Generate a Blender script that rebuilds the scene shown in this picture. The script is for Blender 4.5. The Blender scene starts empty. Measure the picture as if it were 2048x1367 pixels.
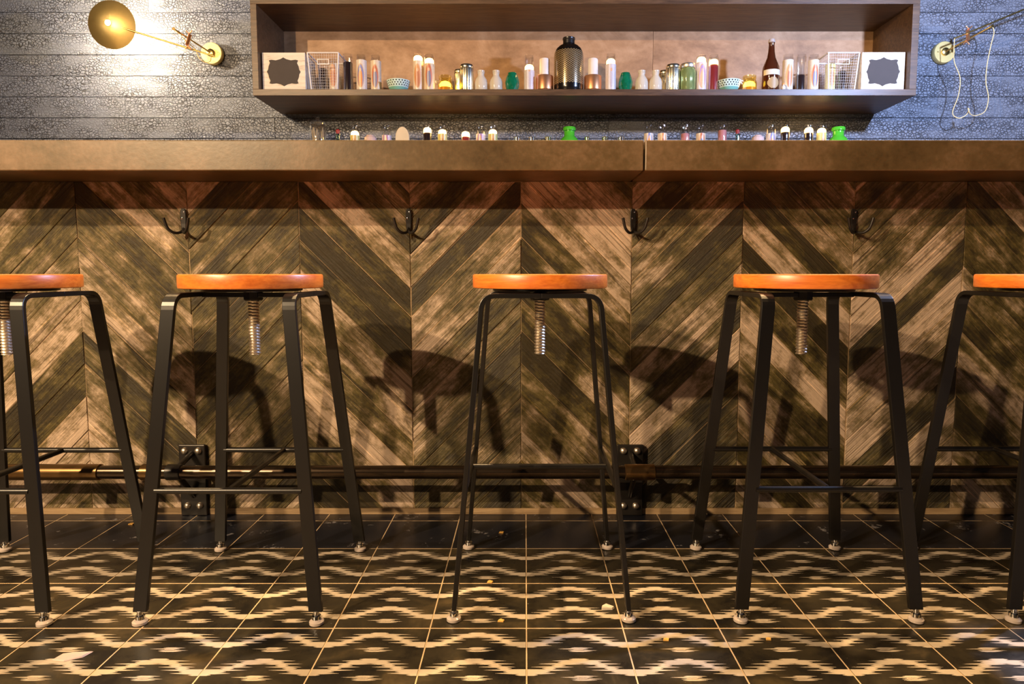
import bpy, bmesh, math, random
from mathutils import Vector, Matrix
random.seed(7)
scene = bpy.context.scene
COL = scene.collection
PI = math.pi

# ------------------------------------------------------------ camera
cam_d = bpy.data.cameras.new('camera')
cam = bpy.data.objects.new('camera', cam_d)
COL.objects.link(cam)
cam_d.sensor_fit = 'HORIZONTAL'
cam_d.sensor_width = 36.0
cam_d.lens = 36.0 * 1330.0 / 2048.0
cam_d.shift_x = -(1050.0 - 1024.0) / 2048.0
cam_d.shift_y = (657.65 - 683.5) / 2048.0
cam.location = (0, 0, 0.7465)
cam.rotation_euler = (PI / 2 - 0.0845, 0, 0)
cam_d.clip_start = 0.02
scene.camera = cam

# ------------------------------------------------------------ world, lights, exposure
scene.view_settings.view_transform = 'Standard'
scene.view_settings.look = 'None'
scene.view_settings.gamma = 1.0
scene.view_settings.use_curve_mapping = False
scene.view_settings.exposure = 0.0
world = bpy.data.worlds.new('world')
scene.world = world
world.use_nodes = True
world.node_tree.nodes['Background'].inputs[0].default_value = (0.85, 0.8, 0.95, 1)
world.node_tree.nodes['Background'].inputs[1].default_value = 0.025


def light(name, kind, loc, target, energy, color, size=0.05, angle=70, blend=0.5, size_y=None):
    d = bpy.data.lights.new(name, kind)
    d.energy = energy
    d.color = color
    if kind == 'AREA':
        d.size = size
        if size_y:
            d.shape = 'RECTANGLE'
            d.size_y = size_y
    else:
        d.shadow_soft_size = size
    if kind == 'SPOT':
        d.spot_size = math.radians(angle)
        d.spot_blend = blend
    o = bpy.data.objects.new(name, d)
    COL.objects.link(o)
    o.location = loc
    v = Vector(target) - Vector(loc)
    o.rotation_euler = v.to_track_quat('-Z', 'Y').to_euler()
    return o


WARM = (1.0, 0.70, 0.40)
light('track_spot_low', 'SPOT', (-2.4, -1.35, 2.25), (-0.7, 2.0, 1.0), 520, WARM, 0.035, 90, 0.9)
light('track_spot_high', 'SPOT', (-3.2, -1.1, 2.85), (-0.4, 3.0, 1.2), 900, WARM, 0.035, 90, 0.9)
for lx in (-1.5, -0.1, 1.3):
    light('bar_downlight', 'SPOT', (lx, 2.2, 2.95), (lx, 1.45, 0.0), 320, (1.0, 0.64, 0.30), 0.04, 100, 0.6)
light('cool_bar_lamp', 'POINT', (2.40, 2.25, 2.15), (0.6, 1.9, 0.8), 380, (0.46, 0.60, 1.0), 0.05)


# ------------------------------------------------------------ material helpers
class G:
    def __init__(self, name):
        self.m = bpy.data.materials.new(name)
        self.m.use_nodes = True
        self.t = self.m.node_tree
        self.b = self.t.nodes['Principled BSDF']
        self.out = self.t.nodes['Material Output']

    def n(self, typ, **kw):
        nd = self.t.nodes.new('ShaderNode' + typ)
        for k, v in kw.items():
            if k.startswith('_'):
                setattr(nd, k[1:], v)
            else:
                key = k.replace('__', ' ')
                self.s(nd.inputs[key], v)
        return nd

    def s(self, sock, v):
        if isinstance(v, bpy.types.NodeSocket):
            self.t.links.new(v, sock)
        elif isinstance(v, (tuple, list)) and len(v) == 3 and sock.type == 'RGBA':
            sock.default_value = (*v, 1)
        else:
            sock.default_value = v

    def math(self, op, a, b=None, c=None):
        nd = self.t.nodes.new('ShaderNodeMath')
        nd.operation = op
        self.s(nd.inputs[0], a)
        if b is not None:
            self.s(nd.inputs[1], b)
        if c is not None:
            self.s(nd.inputs[2], c)
        return nd.outputs[0]

    def mix(self, f, a, b, blend='MIX'):
        nd = self.t.nodes.new('ShaderNodeMix')
        nd.data_type = 'RGBA'
        nd.blend_type = blend
        self.s(nd.inputs[0], f)
        self.s(nd.inputs[6], a)
        self.s(nd.inputs[7], b)
        return nd.outputs[2]

    def ramp(self, f, stops):
        nd = self.t.nodes.new('ShaderNodeValToRGB')
        cr = nd.color_ramp
        while len(cr.elements) < len(stops):
            cr.elements.new(0.5)
        for e, (p, c) in zip(cr.elements, stops):
            e.position = p
            e.color = (*c, 1) if len(c) == 3 else c
        self.s(nd.inputs[0], f)
        return nd.outputs[0]

    def p(self, **kw):
        for k, v in kw.items():
            self.s(self.b.inputs[k.replace('__', ' ')], v)
        return self

    def objco(self, scale=(1, 1, 1), rand=True):
        tc = self.n('TexCoord')
        v = tc.outputs['Object']
        if rand:
            oi = self.n('ObjectInfo')
            r = self.math('MULTIPLY', oi.outputs['Random'], 40.0)
            va = self.n('VectorMath', _operation='ADD')
            self.s(va.inputs[0], v)
            self.s(va.inputs[1], r)
            v = va.outputs[0]
        vm = self.n('VectorMath', _operation='MULTIPLY')
        self.s(vm.inputs[0], v)
        vm.inputs[1].default_value = scale
        return vm.outputs[0]

    def noise(self, vec, scale=5, detail=4, rough=0.55, dist=0.0):
        nd = self.n('TexNoise', Scale=scale, Detail=detail, Roughness=rough, Distortion=dist)
        self.s(nd.inputs['Vector'], vec)
        return nd.outputs['Fac']

    def bump(self, hgt, strength=0.3, dist=0.01):
        nd = self.n('Bump', Strength=strength, Distance=dist, Height=hgt)
        self.s(self.b.inputs['Normal'], nd.outputs[0])
        return self


def plain(name, col, rough=0.5, metal=0.0, emit=None, es=0.0, coat=0.0):
    g = G(name)
    g.p(Base__Color=col, Roughness=rough, Metallic=metal)
    # faint tonal variation
    nz = g.noise(g.objco((1, 1, 1)), 18, 3)
    c = g.mix(nz, tuple(v * 0.85 for v in col), tuple(min(1, v * 1.12) for v in col))
    g.p(Base__Color=c)
    if coat:
        g.p(Coat__Weight=coat)
    if emit:
        g.p(Emission__Color=emit, Emission__Strength=es)
    return g.m


def glass(name, tint=(1, 1, 1), gloss=0.07, rough=0.03):
    g = G(name)
    tr = g.n('BsdfTransparent', Color=tint)
    gl = g.n('BsdfGlossy', Color=(1, 1, 1), Roughness=rough)
    lw = g.n('LayerWeight', Blend=0.35)
    f = g.math('ADD', g.math('MULTIPLY', lw.outputs['Facing'], 0.30), gloss)
    mx = g.n('MixShader')
    g.s(mx.inputs[0], f)
    g.s(mx.inputs[1], tr.outputs[0])
    g.s(mx.inputs[2], gl.outputs[0])
    g.t.links.new(mx.outputs[0], g.out.inputs[0])
    return g.m


# ------------------------------------------------------------ mesh helpers
class MB:
    def __init__(self):
        self.v = []
        self.f = []
        self.mi = []

    def add(self, vs, fs, mi=0):
        o = len(self.v)
        self.v += [tuple(p) for p in vs]
        self.f += [tuple(i + o for i in q) for q in fs]
        self.mi += [mi] * len(fs)
        return self

    def box(self, x0, x1, y0, y1, z0, z1, mi=0):
        vs = [(x, y, z) for z in (z0, z1) for y in (y0, y1) for x in (x0, x1)]
        return self.add(vs, [(0, 2, 3, 1), (4, 5, 7, 6), (0, 1, 5, 4), (2, 6, 7, 3), (0, 4, 6, 2), (1, 3, 7, 5)], mi)

    def lathe(self, prof, n=24, c=(0, 0, 0), axis=None, mi=0, cap=True, ripple=None):
        """prof: list of (r, z). axis: direction of +z."""
        q = Vector(axis).to_track_quat('Z', 'Y') if axis else None
        vs = []
        for (r, z) in prof:
            for i in range(n):
                a = 2 * PI * i / n
                rr = r * (1 + (ripple[0] * math.cos(ripple[1] * a) if ripple else 0))
                p = Vector((rr * math.cos(a), rr * math.sin(a), z))
                if q:
                    p = q @ p
                vs.append(p + Vector(c))
        fs = []
        m = len(prof)
        for j in range(m - 1):
            for i in range(n):
                k = (i + 1) % n
                fs.append((j * n + i, j * n + k, (j + 1) * n + k, (j + 1) * n + i))
        if cap:
            if prof[0][0] > 1e-6:
                fs.append(tuple(range(n - 1, -1, -1)))
            if prof[-1][0] > 1e-6:
                fs.append(tuple((m - 1) * n + i for i in range(n)))
        return self.add(vs, fs, mi)

    def tube(self, pts, r, n=10, mi=0, taper=None):
        pts = [Vector(p) for p in pts]
        vs = []
        up = Vector((0.123, 0.31, 0.94)).normalized()
        for i, p in enumerate(pts):
            d = (pts[min(i + 1, len(pts) - 1)] - pts[max(i - 1, 0)]).normalized()
            s = d.cross(up)
            if s.length < 0.05:
                s = d.cross(Vector((1, 0, 0)))
            s.normalize()
            t = s.cross(d)
            rr = r if not taper else r * taper[i]
            for k in range(n):
                a = 2 * PI * k / n
                vs.append(p + (s * math.cos(a) + t * math.sin(a)) * rr)
        fs = []
        for i in range(len(pts) - 1):
            for k in range(n):
                l = (k + 1) % n
                fs.append((i * n + k, (i + 1) * n + k, (i + 1) * n + l, i * n + l))
        fs.append(tuple(range(n)))
        fs.append(tuple((len(pts) - 1) * n + k for k in range(n - 1, -1, -1)))
        return self.add(vs, fs, mi)

    def strip(self, pts, wdir, w, t, mi=0):
        """flat bar swept along pts; wdir = width direction."""
        pts = [Vector(p) for p in pts]
        W = Vector(wdir).normalized() * w / 2
        vs = []
        for i, p in enumerate(pts):
            d = (pts[min(i + 1, len(pts) - 1)] - pts[max(i - 1, 0)]).normalized()
            nn = d.cross(W).normalized() * t / 2
            vs += [p - W - nn, p + W - nn, p + W + nn, p - W + nn]
        fs = []
        for i in range(len(pts) - 1):
            for k in range(4):
                l = (k + 1) % 4
                fs.append((i * 4 + k, i * 4 + l, (i + 1) * 4 + l, (i + 1) * 4 + k))
        fs.append((3, 2, 1, 0))
        e = (len(pts) - 1) * 4
        fs.append((e, e + 1, e + 2, e + 3))
        return self.add(vs, fs, mi)

    def prism(self, poly, y0, y1, mi=0):
        """poly in (x, z), extruded between y0 and y1."""
        n = len(poly)
        vs = [(x, y0, z) for x, z in poly] + [(x, y1, z) for x, z in poly]
        fs = [tuple(range(n)), tuple(range(2 * n - 1, n - 1, -1))]
        fs += [(i, n + i, n + (i + 1) % n, (i + 1) % n) for i in range(n)]
        return self.add(vs, fs, mi)

    def mesh(self, name, smooth=None):
        me = bpy.data.meshes.new(name)
        me.from_pydata(self.v, [], self.f)
        bm = bmesh.new()
        bm.from_mesh(me)
        bmesh.ops.recalc_face_normals(bm, faces=bm.faces)
        bm.to_mesh(me)
        bm.free()
        for p, i in zip(me.polygons, self.mi):
            p.material_index = i
        if smooth is not None:
            for p in me.polygons:
                p.use_smooth = True
            me.set_sharp_from_angle(angle=math.radians(smooth))
        return me

    def build(self, name, mats, parent=None, smooth=None, bevel=0, loc=None):
        me = self.mesh(name, smooth)
        for m in (mats if isinstance(mats, (list, tuple)) else [mats]):
            me.materials.append(m)
        o = bpy.data.objects.new(name, me)
        COL.objects.link(o)
        if parent:
            o.parent = parent
        if loc:
            o.location = loc
        if bevel:
            bv = o.modifiers.new('bevel', 'BEVEL')
            bv.width = bevel
            bv.segments = 2
            bv.limit_method = 'ANGLE'
        return o


def tag(o, label, cat=None, group=None, kind=None):
    o['label'] = label
    if cat:
        o['category'] = cat
    if group:
        o['group'] = group
    if kind:
        o['kind'] = kind
    return o


def thing(name, loc, label, cat, group=None, rz=0.0):
    o = bpy.data.objects.new(name, None)
    o.empty_display_size = 0.05
    COL.objects.link(o)
    o.location = loc
    o.rotation_euler = (0, 0, rz)
    return tag(o, label, cat, group)


def copy_tree(o, parent=None):
    c = o.copy()
    COL.objects.link(c)
    if parent:
        c.parent = parent
    for ch in o.children:
        copy_tree(ch, c)
    return c


def smoothpath(pts, n=6):
    pts = [Vector(p) for p in pts]
    out = []
    for i in range(len(pts) - 1):
        p0 = pts[max(i - 1, 0)]
        p1, p2 = pts[i], pts[i + 1]
        p3 = pts[min(i + 2, len(pts) - 1)]
        for k in range(n):
            t = k / n
            out.append(0.5 * ((2 * p1) + (p2 - p0) * t + (2 * p0 - 5 * p1 + 4 * p2 - p3) * t * t + (3 * p1 - p0 - 3 * p2 + p3) * t ** 3))
    out.append(pts[-1])
    return out


# ------------------------------------------------------------ materials
def weathered_wood(name):
    g = G(name)
    fine = g.noise(g.objco((2.0, 40, 95)), 1.7, 7, 0.62, 0.5)
    streak = g.noise(g.objco((1.2, 6, 7)), 2.2, 7, 0.66, 0.9)
    geo = g.n('NewGeometry')
    blot = g.noise(geo.outputs['Position'], 4.2, 8, 0.7, 0.4)
    spot = g.noise(g.objco((9, 9, 13)), 2.0, 9, 0.78, 0.3)
    oi = g.n('ObjectInfo')
    rnd = oi.outputs['Random']
    v = g.math('ADD', g.math('MULTIPLY', streak, 0.70), g.math('MULTIPLY', blot, 0.75))
    v = g.math('ADD', v, g.math('MULTIPLY', spot, 0.50))
    v = g.math('ADD', v, g.math('MULTIPLY', g.math('SUBTRACT', rnd, 0.5), 0.27))
    v = g.math('SUBTRACT', v, 0.48)
    base = g.ramp(v, [(0.36, (0.030, 0.021, 0.006)), (0.46, (0.090, 0.068, 0.018)), (0.54, (0.20, 0.145, 0.075)), (0.66, (0.54, 0.405, 0.30))])
    gr = g.ramp(fine, [(0.34, (0.28, 0.25, 0.20)), (0.44, (1, 1, 1)), (0.58, (1.0, 1.0, 1.0)), (0.66, (1.9, 1.8, 1.7))])
    col = g.mix(0.9, base, gr, 'MULTIPLY')
    g.p(Base__Color=col, Roughness=0.5)
    hgt = g.math('ADD', g.math('MULTIPLY', fine, 0.9), g.math('MULTIPLY', spot, 0.5))
    g.bump(hgt, 1.0, 0.006)
    return g.m


def charred(name):
    g = G(name)
    co = g.objco((1, 1, 1))
    warp = g.n('TexNoise', Scale=9.0, Detail=3.0)
    g.s(warp.inputs['Vector'], co)
    wv = g.n('VectorMath', _operation='MULTIPLY_ADD')
    g.s(wv.inputs[0], warp.outputs['Color'])
    wv.inputs[1].default_value = (0.03, 0.03, 0.03)
    g.s(wv.inputs[2], co)
    sc = g.n('VectorMath', _operation='MULTIPLY')
    g.s(sc.inputs[0], wv.outputs[0])
    sc.inputs[1].default_value = (52, 52, 66)
    vo = g.n('TexVoronoi', _feature='DISTANCE_TO_EDGE', Scale=1.0)
    g.s(vo.inputs['Vector'], sc.outputs[0])
    crack = g.ramp(vo.outputs['Distance'], [(0.0, (0, 0, 0)), (0.16, (1, 1, 1))])
    patch = g.noise(g.objco((1, 1, 2.4)), 4.0, 4, 0.6)
    pm = g.ramp(patch, [(0.38, (0.25, 0.25, 0.25)), (0.56, (1, 1, 1))])
    grain = g.noise(g.objco((3, 20, 60)), 2.0, 5, 0.6)
    oi = g.n('ObjectInfo')
    base = g.mix(patch, (0.15, 0.165, 0.20), (0.31, 0.335, 0.40))
    base = g.mix(g.math('MULTIPLY', oi.outputs['Random'], 0.45), base, (0.15, 0.155, 0.175))
    dark = g.mix(crack, (0.05, 0.05, 0.055), base)
    col = g.mix(pm, base, dark)
    g.p(Base__Color=col, Roughness=0.46)
    hh = g.math('ADD', g.math('MULTIPLY', g.math('MULTIPLY', crack, pm), 0.8), g.math('MULTIPLY', grain, 0.4))
    g.bump(hh, 0.85, 0.006)
    return g.m


def oak(name, c0, c1, rough=0.5, scale=(2, 30, 30), coat=0.0):
    g = G(name)
    w = g.noise(g.objco(scale), 2.2, 5, 0.6, 0.7)
    w2 = g.noise(g.objco(tuple(s * 3.4 for s in scale)), 2.0, 4, 0.6)
    f = g.math('ADD', g.math('MULTIPLY', w, 0.65), g.math('MULTIPLY', w2, 0.35))
    col = g.ramp(f, [(0.36, c0), (0.62, c1)])
    g.p(Base__Color=col, Roughness=rough)
    if coat:
        g.p(Coat__Weight=coat, Coat__Roughness=0.34, Coat__IOR=1.5)
    g.bump(f, 0.3, 0.002)
    return g.m


MAT = {}
MAT['plank'] = weathered_wood('weathered_planks')
MAT['char'] = charred('charred_planks')
MAT['shelf'] = oak('smoked_oak', (0.048, 0.023, 0.009), (0.13, 0.068, 0.030), 0.42, (2.2, 26, 26))
MAT['seat'] = oak('orange_lacquered_wood', (0.60, 0.125, 0.010), (0.86, 0.25, 0.03), 0.4, (3, 14, 34), 0.8)
MAT['strip'] = oak('pale_strip_wood', (0.22, 0.14, 0.07), (0.42, 0.29, 0.16), 0.6)
MAT['steel'] = plain('black_powder_steel', (0.006, 0.0052, 0.005), 0.33, 0.0)
MAT['iron'] = plain('black_iron', (0.020, 0.017, 0.015), 0.35, 0.3)
MAT['chrome'] = plain('chrome', (0.8, 0.8, 0.82), 0.12, 1.0)
MAT['screw'] = plain('zinc_screw', (0.85, 0.75, 0.62), 0.38, 1.0)
MAT['brass'] = plain('polished_brass', (0.83, 0.58, 0.20), 0.26, 1.0)
MAT['brass_satin'] = plain('satin_brass', (0.90, 0.70, 0.28), 0.5, 0.6)
MAT['copper'] = plain('copper', (0.90, 0.42, 0.20), 0.36, 0.9)
MAT['clear'] = glass('clear_glass')
MAT['clearfoot'] = glass('acrylic', (0.95, 0.92, 0.9), 0.3, 0.1)
MAT['rim'] = plain('pale_foot', (0.50, 0.42, 0.37), 0.2, 0.0)
MAT['greenglass'] = glass('green_glass', (0.03, 0.42, 0.16), 0.12)
MAT['limeglass'] = glass('lime_glass', (0.25, 0.85, 0.16), 0.12)
MAT['wax'] = plain('white_wax', (0.82, 0.74, 0.66), 0.45)
MAT['grout'] = plain('tan_grout', (0.58, 0.42, 0.25), 0.8)
MAT['black'] = plain('black', (0.012, 0.010, 0.010), 0.3)
MAT['slate'] = plain('chalkboard', (0.065, 0.050, 0.042), 0.75)


def slab_mat():
    g = G('bar_top_concrete')
    co = g.objco((1, 1, 1), False)
    n1 = g.noise(co, 3.5, 7, 0.65)
    n2 = g.noise(co, 60, 4, 0.6)
    f = g.math('ADD', g.math('MULTIPLY', n1, 0.75), g.math('MULTIPLY', n2, 0.25))
    col = g.ramp(f, [(0.34, (0.055, 0.036, 0.014)), (0.5, (0.11, 0.075, 0.035)), (0.66, (0.20, 0.135, 0.08))])
    g.p(Base__Color=col, Roughness=0.36)
    g.bump(n2, 0.12, 0.002)
    return g.m


MAT['slab'] = slab_mat()


def tile_mats():
    g = G('tile_black')
    geo = g.n('NewGeometry')
    n1 = g.noise(geo.outputs['Position'], 7, 6, 0.65, 0.4)
    fl = g.noise(geo.outputs['Position'], 90, 2, 0.5)
    fleck = g.ramp(fl, [(0.76, (0, 0, 0)), (0.80, (1, 1, 1))])
    col = g.ramp(n1, [(0.36, (0.010, 0.009, 0.008)), (0.55, (0.030, 0.024, 0.014)), (0.72, (0.085, 0.060, 0.028))])
    col = g.mix(g.math('MULTIPLY', fleck, 0.5), col, (0.4, 0.36, 0.32))
    r = g.ramp(n1, [(0.35, (0.22, 0.22, 0.22)), (0.7, (0.42, 0.42, 0.42))])
    g.p(Base__Color=col, Roughness=r, Specular__IOR__Level=0.3)
    g2 = G('tile_cream')
    geo = g2.n('NewGeometry')
    n1 = g2.noise(geo.outputs['Position'], 8, 5, 0.6)
    col = g2.ramp(n1, [(0.3, (0.42, 0.34, 0.25)), (0.65, (0.58, 0.49, 0.38))])
    g2.p(Base__Color=col, Roughness=0.4)
    g3 = G('tile_border_black')
    geo = g3.n('NewGeometry')
    n1 = g3.noise(geo.outputs['Position'], 10, 7, 0.75, 0.5)
    sc = g3.noise(geo.outputs['Position'], 55, 3, 0.6)
    m = g3.math('MULTIPLY', g3.ramp(n1, [(0.58, (0, 0, 0)), (0.64, (1, 1, 1))]), g3.ramp(sc, [(0.5, (0, 0, 0)), (0.56, (1, 1, 1))]))
    col = g3.mix(m, (0.010, 0.011, 0.017), (0.26, 0.25, 0.27))
    g3.p(Base__Color=col, Roughness=0.3)
    return g.m, g2.m, g3.m


MAT['tblack'], MAT['tcream'], MAT['tborder'] = tile_mats()

# ------------------------------------------------------------ floor
T = 0.2032
fl = MB().box(-4.2, 4.2, -3.5, 5.0, -0.06, -0.0005).build('floor', MAT['grout'])
fl['kind'] = 'structure'
fl['label'] = 'tiled floor of black tiles with cream zigzag waves and tan grout'


def tile_mesh(patterned, depth=T):
    b = MB()
    h, d, g = T / 2 - 0.0013, depth / 2 - 0.0018, 0.0004
    # chamfered slab
    vs = [(-h, -d, -0.008), (h, -d, -0.008), (h, d, -0.008), (-h, d, -0.008),
          (-h, -d, -g), (h, -d, -g), (h, d, -g), (-h, d, -g),
          (-h + g, -d + g, 0), (h - g, -d + g, 0), (h - g, d - g, 0), (-h + g, d - g, 0)]
    fs = [(0, 3, 2, 1), (8, 9, 10, 11)]
    for a in (0, 4):
        fs += [(a + i, a + (i + 1) % 4, a + 4 + (i + 1) % 4, a + 4 + i) for i in range(4)]
    b.add(vs, fs, 0)
    if patterned:
        rr = random.Random(3)
        H = h - g

        def streak(xa, xb, yc, th, ta, tb):
            xa, xb = max(xa, -H), min(xb, H)
            if xb - xa < 0.002:
                return
            pa = xa if xa <= -H + 1e-5 else xa + ta
            pb = xb if xb >= H - 1e-5 else xb - tb
            if pa >= pb:
                m = (xa + xb) / 2
                pa = pb = m
            vs = [(xa, yc, 0.00025), (pa, yc - th / 2, 0.00025), (pb, yc - th / 2, 0.00025),
                  (xb, yc, 0.00025), (pb, yc + th / 2, 0.00025), (pa, yc + th / 2, 0.00025)]
            if xa <= -H + 1e-5:
                vs = vs[1:]
                vs[0:0] = []
            b.add(vs, [tuple(range(len(vs)))], 1)

        # each wave: centreline y(x) = y0 + A*(cos shape), band half thickness
        for y0 in (0.0560, -0.0375):
            A, hb = 0.0195, 0.0082
            ns = 11
            ylo, yhi = y0 - A - hb, y0 + A + hb
            sh = (yhi - ylo) / ns

            def wave(u):
                # flat-topped hump, u in [-1, 1], peak at 0
                c = math.cos(PI * u)
                return y0 + A * math.copysign(abs(c) ** 0.8, c)
            for s in range(ns):
                yc = ylo + (s + 0.5) * sh
                runs, cur = [], None
                N = 240
                for i in range(N + 1):
                    u = -1 + 2 * i / N
                    inside = abs(wave(u) - yc) < hb
                    if inside and cur is None:
                        cur = u
                    if not inside and cur is not None:
                        runs.append((cur, u))
                        cur = None
                if cur is not None:
                    runs.append((cur, 1))
                e = 0.027 if s % 2 else 0.002
                for (ua, ub) in runs:
                    ja, jb = rr.uniform(0.6, 1.3) * e, rr.uniform(0.6, 1.3) * e
                    xa, xb = ua * H - (ja if ua > -0.99 else 0), ub * H + (jb if ub < 0.99 else 0)
                    streak(xa, xb, yc, sh * 1.06, ja + 0.007, jb + 0.007)
            # little ragged diamond under the hump
            yd = y0 - 0.0345
            for (dy, la, lb, ta, tb) in ((-0.0066, 0.020, 0.027, 0.012, 0.018), (-0.0032, 0.011, 0.013, 0.003, 0.003), (-0.0030, 0.022, 0.038, 0.014, 0.026),
                                 (0.0006, 0.012, 0.011, 0.003, 0.003), (0.0022, 0.042, 0.020, 0.030, 0.010), (0.0056, 0.016, 0.030, 0.008, 0.022)):
                streak(-la + 0.002, lb + 0.002, yd + dy, 0.0036, ta, tb)
    me = b.mesh('tile')
    for m in ((MAT['tblack'] if patterned else MAT['tborder']), MAT['tcream']):
        me.materials.append(m)
    return me


me_pat, me_plain, me_cut = tile_mesh(True), tile_mesh(False), tile_mesh(False, 2.011 - 1.954)
YB = 1.954


def put_tile(me, x, y):
    o = bpy.data.objects.new('tile', me)
    COL.objects.link(o)
    o.parent = fl
    o.location = (x, y, random.uniform(-0.0003, 0.0003))


for ci in range(-13, 14):
    x = 0.003 + (ci + 0.5) * T
    put_tile(me_cut, x, (2.011 + YB) / 2)
    put_tile(me_plain, x, YB - T / 2)
    for r in range(1, 8):
        put_tile(me_pat, x, YB - T * (r + 0.5))

# ------------------------------------------------------------ bar base with chevron planks
WY = 2.011
bar = thing('bar', (0, WY, 0), 'long bar front clad in weathered grey-brown planks laid in a chevron', 'bar')
MB().box(-2.75, 2.75, 0.0014, 0.42, 0.0, 1.0165).build('carcass', MAT['strip'], bar)
MB().box(-2.75, 2.75, -0.004, 0.0, 0.0006, 0.019).build('base_strip', MAT['strip'], bar)


def clip(poly, ax, val, keep_less):
    out = []
    n = len(poly)
    for i in range(n):
        a, c = poly[i], poly[(i + 1) % n]
        ia = (a[ax] <= val) if keep_less else (a[ax] >= val)
        ic = (c[ax] <= val) if keep_less else (c[ax] >= val)
        if ia:
            out.append(a)
        if ia != ic:
            t = (val - a[ax]) / (c[ax] - a[ax])
            out.append((a[0] + t * (c[0] - a[0]), a[1] + t * (c[1] - a[1])))
    return out


SP = 0.3325
zj = [-0.36]
while zj[-1] < 1.05:
    zj.append(zj[-1] + random.choice((0.082, 0.088, 0.094, 0.094, 0.1, 0.106)))
for k in range(-8, 8):
    xa = -0.012 + k * SP
    xb = xa + SP
    # even k: left seam is the peak, planks run down to the right
    down = (k % 2 == 0)
    s = -1.0 if down else 1.0
    jit = random.uniform(-0.012, 0.012)
    for j in range(len(zj) - 1):
        z0, z1 = zj[j] + jit, zj[j + 1] + jit
        # zj measured at the valley seam, the peak seam lies SP higher
        def zl(x, z):
            return z + ((xb - x) if down else (x - xa))
        gp = 0.0010
        poly = [(xa + 0.0008, zl(xa, z0) + gp), (xb - 0.0008, zl(xb, z0) + gp), (xb - 0.0008, zl(xb, z1) - gp), (xa + 0.0008, zl(xa, z1) - gp)]
        poly = clip(poly, 1, 0.019, False)
        if len(poly) >= 3:
            poly = clip(poly, 1, 1.0165, True)
        if len(poly) < 3:
            continue
        cxp = sum(p[0] for p in poly) / len(poly)
        czp = sum(p[1] for p in poly) / len(poly)
        ang = math.atan2(s, 1.0)
        ca, sa = math.cos(ang), math.sin(ang)
        loc = []
        for (x, z) in poly:
            dx, dz = x - cxp, z - czp
            loc.append((dx * ca + dz * sa, -dx * sa + dz * ca))
        th = 0.014 + random.uniform(0, 0.0035)
        n = len(loc)
        ins = []
        for (u, w) in loc:
            L = math.hypot(u, w)
            q = max(0.0, (L - 0.0022) / L) if L > 0 else 0
            ins.append((u * q, w * q if abs(w) < 0.004 else w - math.copysign(0.0013, w)))
        vs = [(u, 0.014, w) for u, w in loc] + [(u, 0.016 - th, w) for u, w in loc] + [(u, 0.0148 - th, w) for u, w in ins]
        fs = [tuple(range(n - 1, -1, -1)), tuple(range(2 * n, 3 * n))]
        for a in (0, n):
            fs += [(a + i, a + (i + 1) % n, a + n + (i + 1) % n, a + n + i) for i in range(n)]
        o = MB().add(vs, fs).build('plank', MAT['plank'], bar)
        o.location = (cxp, 0.0, czp)
        o.rotation_euler = (0, -ang, 0)

# bar top
top = thing('countertop', (0, 2.15, 1.017), 'thick brown concrete bar top running the full width above the stools', 'countertop')
for (x0, x1) in ((-2.85, 0.3155), (0.3195, 2.85)):
    MB().box(x0, x1, 1.80 - 2.15, 2.5 - 2.15, 0.0, 0.080).build('slab', MAT['slab'], top, bevel=0.003)

# ------------------------------------------------------------ coat hooks
def hook(x, label):
    t = thing('coat_hook', (x, WY - 0.0045, 0.90), label, 'hook', 'coat hooks under the bar top')
    pl = [(-0.006, -0.032), (0.006, -0.032), (0.0085, 0.0), (0.0085, 0.028), (0.005, 0.036), (-0.005, 0.036), (-0.0085, 0.028), (-0.0085, 0.0)]
    MB().prism(pl, -0.006, 0.0).build('backplate', MAT['iron'], t, bevel=0.0015)
    for sx in (-1, 1):
        p = smoothpath([(0, -0.003, -0.022), (sx * 0.004, -0.016, -0.034), (sx * 0.016, -0.032, -0.036), (sx * 0.028, -0.042, -0.024), (sx * 0.034, -0.046, -0.004), (sx * 0.036, -0.047, 0.006)], 5)
        MB().tube(p, 0.0042, 10).build('prong', MAT['iron'], t, smooth=60)
    for (sx, sz) in ((0.003, 0.026), (-0.003, 0.008)):
        MB().lathe([(0.0022, 0), (0.0022, 0.0012), (0.0012, 0.0014), (0.001, 0.0008)], 12, (sx, -0.006, sz), (0, -1, 0)).build('fixing_screw', MAT['chrome'], t)
    return t


hook(-1.018, 'black double coat hook above the leftmost full stool seat')
hook(-0.347, 'second black double coat hook from the left, between two stools')
hook(0.322, 'third black double coat hook from the left, right of the middle stool')
hook(0.980, 'rightmost black double coat hook, above the right stool')

# ------------------------------------------------------------ foot rail and brackets
RY, RZ = 1.895, 0.168
RAILD = plain('dark_rail_metal', (0.085, 0.060, 0.040), 0.24, 0.9)
rail = thing('foot_rail', (0, RY, RZ), 'dark metal pipe foot rail running along the bottom of the bar', 'rail')
MB().tube([(-2.7, 0, 0), (2.7, 0, 0)], 0.0195, 24).build('pipe', RAILD, rail, smooth=40)
RAILM = plain('worn_brass_rail', (0.20, 0.115, 0.045), 0.3, 0.9)
for (a, c) in ((-1.115, -1.068), (-1.56, -1.235), (0.29, 0.378)):
    MB().lathe([(0.0196, a), (0.0235, a + 0.002), (0.0235, c - 0.002), (0.0196, c)], 24, (0, 0, 0), (1, 0, 0), cap=False).build('sleeve', RAILM, rail, smooth=40)


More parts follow.
